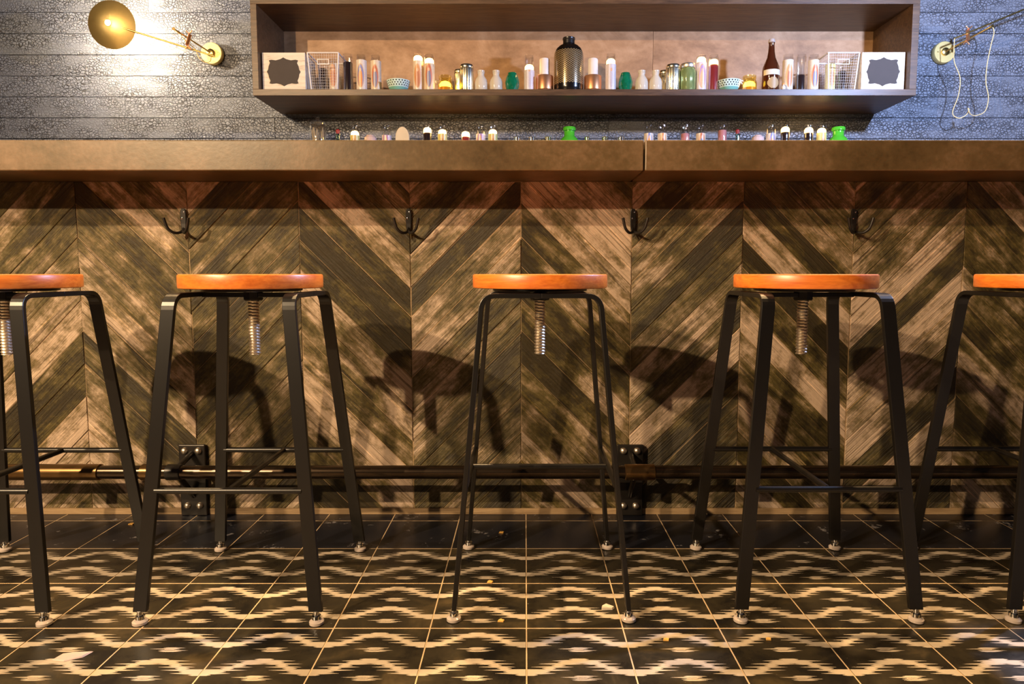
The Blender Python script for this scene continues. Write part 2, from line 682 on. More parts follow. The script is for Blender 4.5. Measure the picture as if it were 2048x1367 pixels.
def bracket(x, label):
    t = thing('rail_bracket', (x, WY - 0.0045, 0), label, 'bracket', 'foot rail brackets')
    MB().box(-0.040, 0.040, -0.011, 0.0, 0.0006, 0.222).build('plate', MAT['iron'], t, bevel=0.002)
    for (bx, bz) in ((-0.021, 0.204), (0.021, 0.204), (-0.019, 0.032), (0.019, 0.032)):
        MB().lathe([(0.0105, 0), (0.0100, 0.004), (0.0078, 0.0075), (0.004, 0.0095), (0.0, 0.010)], 16, (bx, -0.011, bz), (0, -1, 0)).build('bolt', MAT['screw'], t, smooth=50)
    yr = RY - WY + 0.0045
    MB().tube([(0, -0.008, 0.196), (0, yr + 0.019, RZ + 0.009)], 0.0085, 12).build('upper_strut', MAT['iron'], t, smooth=50)
    MB().tube([(0, -0.008, 0.062), (0, yr + 0.016, RZ - 0.014)], 0.0085, 12).build('lower_strut', MAT['iron'], t, smooth=50)
    MB().lathe([(0.0196, -0.022), (0.023, -0.020), (0.023, 0.020), (0.0196, 0.022)], 20, (0, yr, RZ), (1, 0, 0), cap=False).build('collar', MAT['iron'], t, smooth=40)


bracket(-1.02, 'black bolted foot rail bracket behind the leftmost full stool')
bracket(0.322, 'black bolted foot rail bracket right of the middle stool')

# ------------------------------------------------------------ stools
def make_stool(label):
    t = thing('bar_stool', (0, 0, 0), label, 'stool', 'wooden seat bar stools')
    R = 0.157
    seat = MB().lathe([(R - 0.004, 0), (R - 0.0012, 0.0012), (R, 0.004), (R, 0.028), (R - 0.0012, 0.0308), (R - 0.004, 0.032)], 72, (0, 0, 0.711)).build('seat', MAT['seat'], t, smooth=35)
    MB().lathe([(0.108, 0), (0.110, 0.001), (0.110, 0.0055), (0.108, 0.0065)], 48, (0, 0, 0.7045)).build('seat_plate', MAT['steel'], t, smooth=35)
    # threaded screw: helix
    n, turns, r0 = 16, 21, 0.0108
    z0, z1 = 0.556, 0.7046
    vs, fs = [], []
    rows = turns * 6
    for i in range(rows + 1):
        z = z0 + (z1 - z0) * i / rows
        for k in range(n):
            a = 2 * PI * k / n
            ph = (i / 6.0 + k / n) % 1.0
            r = r0 + 0.0026 * (1 - abs(2 * ph - 1))
            vs.append((r * math.cos(a), r * math.sin(a), z))
    for i in range(rows):
        for k in range(n):
            l = (k + 1) % n
            fs.append((i * n + k, i * n + l, (i + 1) * n + l, (i + 1) * n + k))
    fs.append(tuple(range(n - 1, -1, -1)))
    MB().add(vs, fs).build('threaded_screw', MAT['screw'], t, smooth=30)
    MB().lathe([(0.020, 0), (0.0225, 0.003), (0.0225, 0.021), (0.020, 0.024)], 8, (0, 0, 0.682)).build('hub_nut', MAT['steel'], t)
    MB().box(-0.113, 0.113, -0.014, 0.014, 0.690, 0.700).build('hub_bar', MAT['steel'], t, bevel=0.001)
    W, TH = 0.029, 0.0105
    for sx in (-1, 1):
        for sy in (-1, 1):
            top = Vector((sx * 0.127, sy * 0.127, 0.697))
            foot = Vector((sx * 0.187, sy * 0.187, 0.027))
            d = (foot - top).normalized()
            pts = [foot]
            r = 0.030
            pts.append(top + d * r * 1.0)
            A = top + d * r
            Bp = top + Vector((0, -sy * r, 0))
            for i in range(1, 7):
                u = i / 7
                pts.append(A * (1 - u) ** 2 + top * 2 * u * (1 - u) + Bp * u * u)
            pts.append(Bp)
            pts.append(Vector((sx * 0.127, 0, 0.697)))
            leg = MB().strip(pts, (1, 0, 0), W, TH).build('leg', MAT['steel'], t, bevel=0.0012)
            f = MB()
            f.lathe([(0.0125, 0.0005), (0.0155, 0.002), (0.0155, 0.007), (0.011, 0.0105), (0.0085, 0.011)], 24, (sx * 0.1885, sy * 0.1885, 0))
            f.build('foot_pad', MAT['rim'], leg, smooth=35)
            f = MB()
            f.lathe([(0.0095, 0.0106), (0.0098, 0.019), (0.006, 0.020), (0.006, 0.029)], 12, (sx * 0.188, sy * 0.188, 0))
            f.build('foot_stud', MAT['chrome'], leg, smooth=35)
    zs = 0.283
    hx = 0.127 + 0.06 * (0.697 - zs) / 0.661
    for sy in (-1, 1):
        MB().tube([(-hx + 0.008, sy * hx, zs), (hx - 0.008, sy * hx, zs)], 0.0068, 12).build('stretcher', MAT['steel'], t, smooth=50)
    MB().tube([(0, -hx + 0.006, zs), (0, hx - 0.006, zs)], 0.0068, 12).build('cross_stretcher', MAT['steel'], t, smooth=50)
    return t


proto = make_stool('')
spots = [(-1.212, 1.547, 0.0, 'leftmost bar stool, its orange wooden seat cut off by the left edge'),
         (-0.633, 1.550, 0.0, 'orange wooden seat bar stool with black steel legs, second from the left'),
         (0.035, 1.564, PI / 2, 'middle bar stool standing sideways with its thin leg edges facing us'),
         (0.652, 1.560, 0.0, 'orange seat bar stool with a pale bluish highlight, second from the right'),
         (1.238, 1.560, 0.0, 'rightmost bar stool, mostly cut off by the right edge')]
for i, (x, y, rz, lb) in enumerate(spots):
    o = proto if i == 0 else copy_tree(proto)
    o.location = (x, y, 0.0)
    o.rotation_euler = (0, 0, rz)
    o['label'] = lb
    # each seat's grain turned its own way, and the seats screwed to slightly different heights
    for ch in o.children:
        if ch.name.startswith('seat') and not ch.name.startswith('seat_plate'):
            ch.rotation_euler = (0, 0, [0.4, 1.9, 0.8, 2.6, 1.2][i])

# ------------------------------------------------------------ back wall of charred planks
BY = 4.30
wall = MB().box(-4.2, 4.2, BY + 0.018, BY + 0.08, 0, 3.0).build('wall_back', MAT['black'])
wall['kind'] = 'structure'
wall['label'] = 'back wall of charred blue-grey horizontal planks with crackled grain'
row = 0
z = 2.363 - 0.1285 * 11
while z < 2.9:
    x = -4.2 + random.uniform(-1.6, 0)
    while x < 4.2:
        L = random.uniform(1.5, 2.9)
        xa, xb = max(x, -4.2) + 0.0009, min(x + L, 4.2) - 0.0009
        x += L
        if xb - xa < 0.2:
            continue
        pr = random.uniform(0, 0.003)
        o = MB().box(-(xb - xa) / 2, (xb - xa) / 2, -pr, 0.0178, 0.0018, 0.1285 - 0.0018).build('plank', MAT['char'], wall, bevel=0.0012)
        o.location = ((xa + xb) / 2, BY, z)
    z += 0.1285
    row += 1

# ------------------------------------------------------------ wall shelf box
SX0, SX1, SZ0, SZ1, SY0, SY1 = -1.535, 2.206, 1.742, 2.276, 3.85, 4.294
shelf = thing('shelf_box', ((SX0 + SX1) / 2, SY1, SZ0), 'long open smoked-oak shelf box on the charred wall', 'shelf')


def shelf_part(name, x0, x1, y0, y1, z0, z1, mat, bev=0.0015):
    cx, cy, cz = (x0 + x1) / 2, (y0 + y1) / 2, (z0 + z1) / 2
    o = MB().box(x0 - cx, x1 - cx, y0 - cy, y1 - cy, z0 - cz, z1 - cz).build(name, mat, shelf, bevel=bev)
    o.location = (cx - (SX0 + SX1) / 2, cy - SY1, cz - SZ0)
    return o


def panel_mat():
    g = G('shelf_back_panel')
    co = g.objco((1, 1, 1.6), False)
    n1 = g.noise(co, 2.2, 7, 0.7, 0.5)
    n2 = g.noise(co, 7, 6, 0.65)
    f = g.math('ADD', g.math('MULTIPLY', n1, 0.6), g.math('MULTIPLY', n2, 0.4))
    col = g.ramp(f, [(0.36, (0.22, 0.112, 0.044)), (0.50, (0.39, 0.215, 0.098)), (0.64, (0.54, 0.33, 0.175))])
    g.p(Base__Color=col, Roughness=0.55)
    return g.m


PANEL = panel_mat()
shelf_part('bottom_board', SX0, SX1, SY0, SY1, SZ0, 1.777, MAT['shelf'])
shelf_part('top_board', SX0, SX1, SY0, SY1, 2.240, SZ1, MAT['shelf'])
shelf_part('side_board', SX0, SX0 + 0.035, SY0, SY1, 1.777, 2.240, MAT['shelf'])
shelf_part('side_board', SX1 - 0.040, SX1, SY0, SY1, 1.777, 2.240, MAT['shelf'])
for (a, c) in ((SX0 + 0.035, 0.797), (0.799, SX1 - 0.040)):
    shelf_part('back_panel', a, c, SY1 - 0.018, SY1, 1.777, 2.240, PANEL, 0)

# back bar cabinet behind the counter, its raised ledge carries the lower row of candles
LZ = 1.435
bb = thing('back_bar', (0.3, 4.29, 0), 'back bar cabinet with a raised ledge hidden behind the bar top', 'cabinet')
MB().box(-2.3, 2.3, -0.55, 0.0, 0.0006, 0.88).build('cabinet_body', MAT['shelf'], bb)
MB().box(-2.35, 2.35, -0.58, 0.0, 0.8804, 0.92).build('counter', MAT['iron'], bb)
MB().box(-2.3, 2.3, -0.30, 0.0, LZ - 0.03, LZ).build('ledge', MAT['shelf'], bb)
for x in (-2.2, -0.75, 0.75, 2.2):
    MB().box(x - 0.02, x + 0.02, -0.27, -0.02, 0.9204, LZ - 0.0304).build('ledge_support', MAT['shelf'], bb)

# ------------------------------------------------------------ small things on the shelves
SHZ = 1.7774          # shelf surface
KX = 0.002885         # metres per photo pixel at the depth of the shelf things


def sx(px, y=3.95):
    return (px - 1050.0) * KX * (y - 0.06) / 3.89


def print_mat(name, bg, oval, robe, halo=None, base=(0.75, 0.25, 0.1)):
    """printed candle sleeve: pale ground, coloured oval with a robed shape, band at the foot."""
    g = G(name)
    tc = g.n('TexCoord')
    sep = g.n('SeparateXYZ')
    g.s(sep.inputs[0], tc.outputs['Object'])
    x, z = sep.outputs[0], sep.outputs[2]

    def ell(cx, cz, rx, rz):
        a = g.math('POWER', g.math('DIVIDE', g.math('SUBTRACT', x, cx), rx), 2.0)
        c = g.math('POWER', g.math('DIVIDE', g.math('SUBTRACT', z, cz), rz), 2.0)
        return g.math('LESS_THAN', g.math('ADD', a, c), 1.0)
    col = g.mix(g.math('LESS_THAN', z, 0.016), bg, base)
    col = g.mix(g.math('MULTIPLY', g.math('GREATER_THAN', z, 0.010), g.math('LESS_THAN', z, 0.013)), col, bg)
    col = g.mix(ell(0, 0.095, 0.021, 0.068), col, halo or (0.74, 0.48, 0.24))
    col = g.mix(ell(0, 0.095, 0.0175, 0.062), col, oval)
    col = g.mix(ell(0, 0.080, 0.012, 0.050), col, robe)
    col = g.mix(ell(0, 0.128, 0.006, 0.010), col, (0.8, 0.5, 0.32))
    n = g.noise(tc.outputs['Object'], 160, 2)
    col = g.mix(g.math('MULTIPLY', n, 0.5), col, (0.45, 0.25, 0.14))
    g.p(Base__Color=col, Roughness=0.3)
    return g.m


PR = {
    'blue': print_mat('print_blue', (0.82, 0.76, 0.68), (0.20, 0.28, 0.62), (0.85, 0.36, 0.12)),
    'red': print_mat('print_red', (0.82, 0.70, 0.52), (0.62, 0.16, 0.08), (0.20, 0.25, 0.40)),
    'orange': print_mat('print_orange', (0.86, 0.74, 0.58), (0.80, 0.36, 0.14), (0.55, 0.20, 0.10)),
    'yellow': print_mat('print_yellow', (0.80, 0.82, 0.30), (0.86, 0.62, 0.20), (0.62, 0.30, 0.12), (0.7, 0.75, 0.2)),
    'lilac': print_mat('print_lilac', (0.80, 0.72, 0.82), (0.50, 0.30, 0.62), (0.85, 0.55, 0.30)),
    'plain': print_mat('print_plain', (0.75, 0.72, 0.76), (0.70, 0.68, 0.74), (0.62, 0.60, 0.68), (0.72, 0.70, 0.76), (0.6, 0.6, 0.66)),
}


def emit_mat(name, col, base, s):
    g = G(name)
    tc = g.n('TexCoord')
    g.p(Base__Color=base, Roughness=0.4, Emission__Color=col, Emission__Strength=s)
    return g.m


GLOW = emit_mat('candle_glow', (1.0, 0.56, 0.17), (0.9, 0.8, 0.6), 10.0)
GLOWY = emit_mat('yellow_jar_glow', (1.0, 0.72, 0.10), (0.9, 0.8, 0.2), 9.0)
WAXC = {
    'dark': plain('dark_wax', (0.025, 0.012, 0.010), 0.25, coat=0.4),
    'red': plain('red_wax', (0.30, 0.030, 0.030), 0.3, coat=0.3),
    'white': MAT['wax'],
    'rose': plain('rose_wax', (0.62, 0.26, 0.24), 0.35),
    'amber': plain('amber_wax', (0.72, 0.34, 0.10), 0.35),
    'lime': plain('lime_wax', (0.55, 0.66, 0.12), 0.35),
}
_cache = {}


def candle(x, y, z, h, r, label, wax='white', pr=None, lit=False, level=0.78, group='glass prayer candles on the shelf', rz=0.0, sleeve_h=None):
    """tall glass candle: glass tube, wax fill, printed sleeve, flame glow"""
    t = thing('glass_candle', (x, y, z), label, 'candle', group, rz)
    hs = h / 0.215
    k = ('g', h, r)
    if k not in _cache:
        w = 0.0018
        _cache[k] = MB().lathe([(r * 0.9, 0.0), (r, 0.003), (r, h - 0.018), (r * 0.93, h - 0.010), (r * 0.97, h - 0.004), (r * 0.96, h), (r * 0.90, h), (r * 0.90, h - 0.012), (r - w, h - 0.02), (r - w, 0.006), (0, 0.006)], 28).mesh('glass', 35)
        _cache[k].materials.append(MAT['clear'])
    o = bpy.data.objects.new('glass', _cache[k])
    COL.objects.link(o)
    o.parent = t
    lv = h * level
    rw = r * 0.90
    MB().lathe([(rw, 0.0065), (rw, lv - 0.004), (rw * 0.9, lv), (0, lv - 0.002)], 24).build('wax', WAXC[wax], t, smooth=35)
    if pr:
        sh = sleeve_h or (lv - 0.001 if lit else h * 0.86)
        n, vs, fs = 22, [], []
        a0, a1 = -PI / 2 - 1.9, -PI / 2 + 1.9
        for zz in (0.004, sh):
            for i in range(n + 1):
                a = a0 + (a1 - a0) * i / n
                vs.append(((r + 0.0006) * math.cos(a), (r + 0.0006) * math.sin(a), zz))
        fs = [(i, i + 1, n + 2 + i, n + 1 + i) for i in range(n)]
        MB().add(vs, fs).build('printed_sleeve', PR[pr], t, smooth=60)
    if lit:
        g = MB().lathe([(0.0, lv + 0.0005), (rw * 0.97, lv + 0.001), (rw * 0.97, lv + 0.020), (rw * 0.7, lv + 0.030), (0.0, lv + 0.036)], 16)
        g.build('flame_glow', GLOW, t, smooth=50)
    else:
        MB().tube([(0, 0, lv - 0.002), (0.0006, 0, lv + 0.008)], 0.0009, 6).build('wick', MAT['black'], t)
    return t


R1 = 0.0295
H1 = 0.216
SYC = 3.955
cand = [
    (695.5, 'dark', None, False, 0.80, 'black-filled tall glass candle right beside the left wire basket'),
    (723, 'white', 'blue', False, 0.86, 'tall candle with a blue figure, second right of the left wire basket'),
    (751, 'white', 'red', False, 0.86, 'tall candle with a red figure just left of the left dotted bowl'),
    (836, 'amber', 'orange', True, 0.84, 'lit tall candle with an orange figure, right of the left dotted bowl'),
    (859, 'white', 'red', True, 0.76, 'tall glowing candle just left of the left yellow votive jar'),
    (1058.5, 'white', 'plain', True, 0.62, 'brightly lit pale candle between the green vase and left copper holder'),
    (1221.5, 'white', 'plain', True, 0.74, 'brightly lit pale candle between right copper holder and green vase'),
    (1403, 'rose', 'lilac', True, 0.82, 'tall candle with a lilac figure right beside the green mason jar'),
    (1427, 'red', None, True, 0.74, 'dark red lit candle just left of the right dotted bowl'),
    (1576, 'rose', 'orange', False, 0.84, 'rosy tall candle standing just right of the brown bottle'),
    (1603, 'dark', None, False, 0.48, 'half-empty dark candle between two rosy candles'),
    (1627, 'rose', 'red', False, 0.84, 'rosy tall candle just left of the right wire basket'),
]
for (px, wax, pr, lit, lv, lb) in cand:
    candle(sx(px), SYC + random.uniform(-0.01, 0.01), SHZ, H1 * random.uniform(0.985, 1.02), R1, lb, wax, pr, lit, lv)


# whitewashed boxes with a chalkboard plaque
def whitewash():
    g = G('whitewashed_wood')
    a = g.noise(g.objco((4, 20, 30)), 2.0, 5, 0.6)
    c = g.ramp(a, [(0.28, (0.40, 0.31, 0.23)), (0.42, (0.74, 0.64, 0.52)), (0.6, (0.84, 0.75, 0.63))])
    g.p(Base__Color=c, Roughness=0.6)
    return g.m


WW = whitewash()


def plaque_outline(w, h):
    pts = []
    # bracket-shaped plaque: scooped corners and a small ogee peak on every side
    q = [(-0.80, 0.62), (-0.86, 0.80), (-0.72, 0.84), (-0.45, 0.80), (-0.18, 0.88), (0.0, 1.0)]
    top = q + [(-x, z) for x, z in reversed(q[:-1])]
    right = [(0.88, 0.40), (0.92, 0.16), (1.0, 0.0), (0.92, -0.16), (0.88, -0.40)]
    bot = [(x, -z) for x, z in reversed(top)]
    left = [(-x, -z) for x, z in right]
    for x, z in top + right + bot + left:
        pts.append((x * w / 2, z * h / 2))
    return pts


def sign_box(x, y, w, h, d, label, rz=0.0):
    t = thing('sign_crate', (x, y, SHZ), label, 'crate', 'whitewashed chalkboard crates at the shelf ends', rz)
    b = 0.012
    for nm, args in (('front_panel', (-w / 2, w / 2, -d / 2, -d / 2 + b, 0, h)), ('back_board', (-w / 2, w / 2, d / 2 - b, d / 2, 0, h)),
                     ('side_panel', (-w / 2, -w / 2 + b, -d / 2 + b, d / 2 - b, 0, h)), ('side_panel', (w / 2 - b, w / 2, -d / 2 + b, d / 2 - b, 0, h)),
                     ('bottom_panel', (-w / 2 + b, w / 2 - b, -d / 2 + b, d / 2 - b, 0, b))):
        MB().box(*args).build(nm, WW, t, bevel=0.0015)
    po = [(px, pz + h * 0.5) for px, pz in plaque_outline(w * 0.78, h * 0.74)]
    MB().prism(po, -d / 2 - 0.0025, -d / 2 + 0.001).build('chalkboard_plaque', MAT['slate'], t)
    return t


sign_box(-1.373, 3.99, 0.245, 0.214, 0.19, 'whitewashed crate with a chalkboard plaque at the left end of the shelf', 0.0)
sign_box(2.038, 3.99, 0.245, 0.216, 0.19, 'whitewashed crate with a chalkboard plaque at the right end of the shelf', 0.0)

WIRE = plain('white_wire', (0.80, 0.75, 0.72), 0.45)


def wire_basket(x, y, wt, wb, h, d, label, skew=0.0):
    t = thing('wire_basket', (x, y, SHZ), label, 'basket', 'white wire baskets on the shelf')

    def P(u, v, w):
        """u across -1..1, v depth -1..1, w height 0..1"""
        hw = (wb + (wt - wb) * w) / 2
        hd = (d * 0.86 + d * 0.14 * w) / 2
        return (u * hw, v * hd, 0.0046 + w * (h - 0.009))
    f = MB()
    cs = [(-1, -1), (1, -1), (1, 1), (-1, 1)]
    for w in (0, 1):
        for i in range(4):
            f.tube([P(*cs[i], w), P(*cs[(i + 1) % 4], w)], 0.0042, 8)
    for c in cs:
        f.tube([P(*c, 0), P(*c, 1)], 0.0042, 8)
    f.build('frame', WIRE, t, smooth=50)
    m = MB()
    for i in range(1, 13):
        u = -1 + 2 * i / 13
        for v in (-1, 1):
            m.tube([P(u, v, 0), P(u, v, 1)], 0.00055, 4)
        for s in (-1, 1):
            m.tube([P(s, u, 0), P(s, u, 1)], 0.00055, 4)
    for i in range(1, 14):
        w = i / 14
        for a in range(4):
            m.tube([P(*cs[a], w), P(*cs[(a + 1) % 4], w)], 0.00055, 4)
    m.build('wire_mesh', WIRE, t)
    a = P(0, -1, 0.76)
    MB().box(-0.034, 0.034, a[1] - 0.005, a[1] - 0.002, a[2] - 0.015, a[2] - 0.011).box(-0.034, 0.034, a[1] - 0.005, a[1] - 0.002, a[2] + 0.011, a[2] + 0.015).box(-0.034, -0.030, a[1] - 0.005, a[1] - 0.002, a[2] - 0.011, a[2] + 0.011).box(0.030, 0.034, a[1] - 0.005, a[1] - 0.002, a[2] - 0.011, a[2] + 0.011).build('label_holder', WIRE, t)
    return t


BXL, BXR = -1.150, sx(1689) - 0.030
wire_basket(BXL, 4.0, 0.176, 0.146, 0.219, 0.20, 'white wire basket of candles next to the left whitewashed crate')
wire_basket(BXR, 4.0, 0.176, 0.146, 0.219, 0.20, 'white wire basket of candles next to the right whitewashed crate')
candle(BXL - 0.022, 3.975, SHZ + 0.0092, 0.19, 0.0275, 'dark-filled candle standing inside the left wire basket', 'dark', None, False, 0.72, 'candles inside the wire baskets')
candle(BXL + 0.042, 3.975, SHZ + 0.0092, 0.19, 0.0275, 'candle with an orange figure inside the left wire basket', 'amber', 'orange', False, 0.85, 'candles inside the wire baskets')
candle(BXR - 0.040, 3.975, SHZ + 0.0092, 0.19, 0.0275, 'yellow printed candle standing inside the right wire basket', 'lime', 'yellow', False, 0.85, 'candles inside the wire baskets')
candle(BXR + 0.030, 3.975, SHZ + 0.0092, 0.17, 0.0275, 'dark-filled candle standing inside the right wire basket', 'dark', None, False, 0.72, 'candles inside the wire baskets')


# dotted bowls
def bowl_mat():
    g = G('dotted_teal_ceramic')
    tc = g.n('TexCoord')
    sep = g.n('SeparateXYZ')
    g.s(sep.inputs[0], tc.outputs['Object'])
    ang = g.math('ARCTAN2', sep.outputs[1], sep.outputs[0])
    rowf = g.math('DIVIDE', sep.outputs[2], 0.0115)
    fr = g.math('SUBTRACT', g.math('FRACT', rowf), 0.5)
    rid = g.math('FLOOR', rowf)
    au = g.math('ADD', g.math('MULTIPLY', ang, 24 / (2 * PI)), g.math('MULTIPLY', rid, 0.5))
    fa = g.math('SUBTRACT', g.math('FRACT', au), 0.5)
    d = g.math('SQRT', g.math('ADD', g.math('POWER', fr, 2.0), g.math('POWER', g.math('MULTIPLY', fa, 1.25), 2.0)))
    dots = g.math('MULTIPLY', g.math('LESS_THAN', d, 0.30), g.math('GREATER_THAN', sep.outputs[2], 0.0345))
    base = g.mix(g.math('GREATER_THAN', sep.outputs[2], 0.031), (0.22, 0.52, 0.44), (0.62, 0.80, 0.74))
    g.p(Base__Color=g.mix(dots, base, (0.01, 0.012, 0.02)), Roughness=0.22)
    return g.m


BOWL = bowl_mat()


def bowl(x, label):
    t = thing('dotted_bowl', (x, SYC, SHZ), label, 'bowl', 'teal bowls with dark dots')
    MB().lathe([(0.030, 0.0), (0.033, 0.004), (0.046, 0.016), (0.058, 0.036), (0.067, 0.066), (0.0685, 0.071), (0.066, 0.071), (0.056, 0.038), (0.043, 0.019), (0.0, 0.008)], 36).build('body', BOWL, t, smooth=40)
    MB().lathe([(0.027, 0.0002), (0.030, 0.0002), (0.030, 0.006), (0.027, 0.006)], 28).build('foot_ring', BOWL, t, smooth=40)


bowl(sx(796), 'teal bowl with dark dots at the left half of the shelf')
bowl(sx(1459), 'teal bowl with dark dots beside the right yellow votive jar')


def yellow_jar(x, y, label):
    t = thing('votive_jar', (x, y, SHZ), label, 'votive', 'lit yellow votive jars')
    MB().lathe([(0.036, 0), (0.041, 0.004), (0.043, 0.055), (0.041, 0.066), (0.035, 0.076), (0.034, 0.080), (0.037, 0.084), (0.037, 0.100), (0.0345, 0.101), (0.033, 0.08), (0.039, 0.062), (0.039, 0.006), (0, 0.006)], 32).build('glass', glass('pale_jar_glass', (1.0, 0.93, 0.6)), t, smooth=40)
    MB().lathe([(0.0385, 0.0065), (0.0385, 0.034), (0.0, 0.034)], 24).build('wax', WAXC['amber'], t, smooth=40)
    MB().lathe([(0.0, 0.0345), (0.030, 0.036), (0.034, 0.052), (0.024, 0.066), (0.0, 0.074)], 20).build('flame_glow', GLOWY, t, smooth=50)
    tb = MB()
    tb.tube(smoothpath([(-0.040, -0.01, 0.070), (-0.053, -0.012, 0.072), (-0.050, -0.012, 0.058), (-0.043, -0.01, 0.054)], 4), 0.003, 8)
    tb.build('wire_clasp', MAT['screw'], t, smooth=50)


yellow_jar(sx(890), SYC, 'glowing yellow votive jar in the left half of the shelf')
yellow_jar(sx(1500), SYC, 'glowing yellow votive jar just left of the brown bottle')

SILVER = plain('mercury_silver', (0.86, 0.80, 0.62), 0.24, 1.0)


def silver_can(x, y, r, h, label):
    t = thing('ribbed_silver_jar', (x, y, SHZ), label, 'jar', 'ribbed silver jars')
    MB().lathe([(r * 0.96, 0), (r, 0.004), (r, h - 0.026), (r * 0.97, h - 0.020)], 96, ripple=(0.022, 24)).build('body', SILVER, t, smooth=60)
    MB().lathe([(r * 0.98, h - 0.0205), (r * 1.02, h - 0.018), (r * 1.02, h - 0.008), (r * 0.94, h), (0, h)], 40).build('lid', SILVER, t, smooth=40)


silver_can(sx(933.5), 3.95, 0.039, 0.160, 'ribbed silver jar left of the two left clear bottles')
silver_can(sx(917), 4.03, 0.034, 0.155, 'silver jar half hidden behind the left ribbed silver jar')
silver_can(sx(1346), 3.95, 0.040, 0.160, 'ribbed silver jar just left of the green mason jar')
silver_can(sx(1336), 4.04, 0.034, 0.153, 'silver jar half hidden behind the right ribbed silver jar')


def milky():
    g = G('pale_bottle_glass')
    tr = g.n('BsdfTransparent', Color=(1, 0.97, 0.9))
    g.p(Base__Color=(0.86, 0.78, 0.64), Roughness=0.12)
    mx = g.n('MixShader', Fac=0.55)
    g.s(mx.inputs[1], tr.outputs[0])
    g.s(mx.inputs[2], g.b.outputs[0])
    g.t.links.new(mx.outputs[0], g.out.inputs[0])
    return g.m


MILK = milky()


def small_bottle(x, label):
    t = thing('milk_bottle', (x, SYC, SHZ), label, 'bottle', 'small clear glass bottles')
    pr = [(0.034, 0), (0.037, 0.004), (0.0375, 0.060), (0.033, 0.080), (0.022, 0.096), (0.018, 0.102), (0.018, 0.112), (0.0205, 0.116), (0.0205, 0.131), (0.017, 0.131), (0.0155, 0.112), (0.0155, 0.10), (0.030, 0.078), (0.0345, 0.06), (0.0345, 0.006), (0, 0.006)]
    MB().lathe(pr, 32, ripple=(0.012, 10)).build('glass', MILK, t, smooth=40)
    MB().lathe([(0.0205, 0.1165), (0.022, 0.1175), (0.022, 0.124), (0.0205, 0.126)], 24, cap=False).build('neck_ring', MAT['clear'], t, smooth=40)


small_bottle(sx(962), 'clear small bottle next to the left ribbed silver jar')
small_bottle(sx(992), 'clear small bottle just left of the left green vase')
small_bottle(sx(1284), 'clear small bottle just right of the right green vase')
small_bottle(sx(1312), 'clear small bottle next to the right ribbed silver jar')


def green_vase_mat():
    g = G('dark_green_glass')
    nz = g.noise(g.objco((1, 1, 1)), 40, 3)
    g.p(Base__Color=g.mix(nz, (0.0, 0.075, 0.035), (0.01, 0.22, 0.10)), Roughness=0.08, Coat__Weight=0.6)
    return g.m


GV = green_vase_mat()


def green_vase(x, label):
    t = thing('faceted_vase', (x, SYC, SHZ), label, 'vase', 'dark green faceted vases')
    prof = [(0.024, 0), (0.033, 0.018), (0.040, 0.042), (0.0415, 0.062), (0.038, 0.084), (0.030, 0.104), (0.025, 0.114)]
    b = MB()
    n = 12
    vs, fs = [], []
    for j, (r, z) in enumerate(prof):
        for i in range(n):
            a = 2 * PI * (i + (0.5 if j % 2 else 0)) / n
            vs.append((r * math.cos(a), r * math.sin(a), z))
    for j in range(len(prof) - 1):
        for i in range(n):
            k = (i + 1) % n
            a, c, d, e = j * n + i, j * n + k, (j + 1) * n + i, (j + 1) * n + k
            if j % 2 == 0:
                fs += [(a, c, d), (c, e, d)]
            else:
                fs += [(a, e, d), (a, c, e)]
    fs.append(tuple(range(n - 1, -1, -1)))
    b.add(vs, fs).build('body', GV, t)
    MB().lathe([(0.0225, 0.1142), (0.0255, 0.1142), (0.0255, 0.117), (0.0225, 0.117), (0.0215, 0.05), (0, 0.05)], 24).build('rim', GV, t, smooth=40)


green_vase(sx(1024.5), 'dark green faceted vase left of the black herringbone vase')
green_vase(sx(1251.5), 'dark green faceted vase right of the black herringbone vase')


def copper_holder(x, label):
    t = thing('copper_candle_holder', (x, SYC, SHZ), label, 'candle holder', 'copper holders with white pillar candles')
    MB().lathe([(0.038, 0), (0.042, 0.003), (0.043, 0.014), (0.041, 0.017)], 32).build('base', WAXC['white'], t, smooth=40)
    MB().lathe([(0.047, 0.0172), (0.050, 0.020), (0.050, 0.096), (0.048, 0.099), (0.045, 0.099), (0.045, 0.08), (0, 0.08)], 40).build('copper_cup', MAT['copper'], t, smooth=40)
    MB().lathe([(0.028, 0.0805), (0.0285, 0.083), (0.0285, 0.192), (0.0265, 0.196), (0, 0.195)], 32).build('pillar_candle', MAT['wax'], t, smooth=40)
    MB().tube([(0, 0, 0.194), (0.001, 0, 0.203)], 0.001, 6).build('wick', MAT['black'], t)


copper_holder(sx(1089), 'copper holder with white pillar candle left of the black vase')
copper_holder(sx(1186), 'copper holder with white pillar candle right of the black vase')


def herring_mat():
    g = G('black_gold_herringbone')
    tc = g.n('TexCoord')
    sep = g.n('SeparateXYZ')
    g.s(sep.inputs[0], tc.outputs['Object'])
    ang = g.math('ARCTAN2', sep.outputs[1], sep.outputs[0])
    tri = g.math('PINGPONG', g.math('MULTIPLY', ang, 30 / (2 * PI)), 0.5)
    v = g.math('ADD', g.math('DIVIDE', sep.outputs[2], 0.0105), g.math('MULTIPLY', tri, 1.9))
    ln = g.math('LESS_THAN', g.math('FRACT', v), 0.38)
    lim = g.math('MULTIPLY', g.math('GREATER_THAN', sep.outputs[2], 0.045), g.math('LESS_THAN', sep.outputs[2], 0.232))
    m = g.math('MULTIPLY', ln, lim)
    g.p(Base__Color=g.mix(m, (0.008, 0.006, 0.005), (0.80, 0.58, 0.30)), Roughness=0.2, Metallic=g.math('MULTIPLY', m, 0.6))
    return g.m


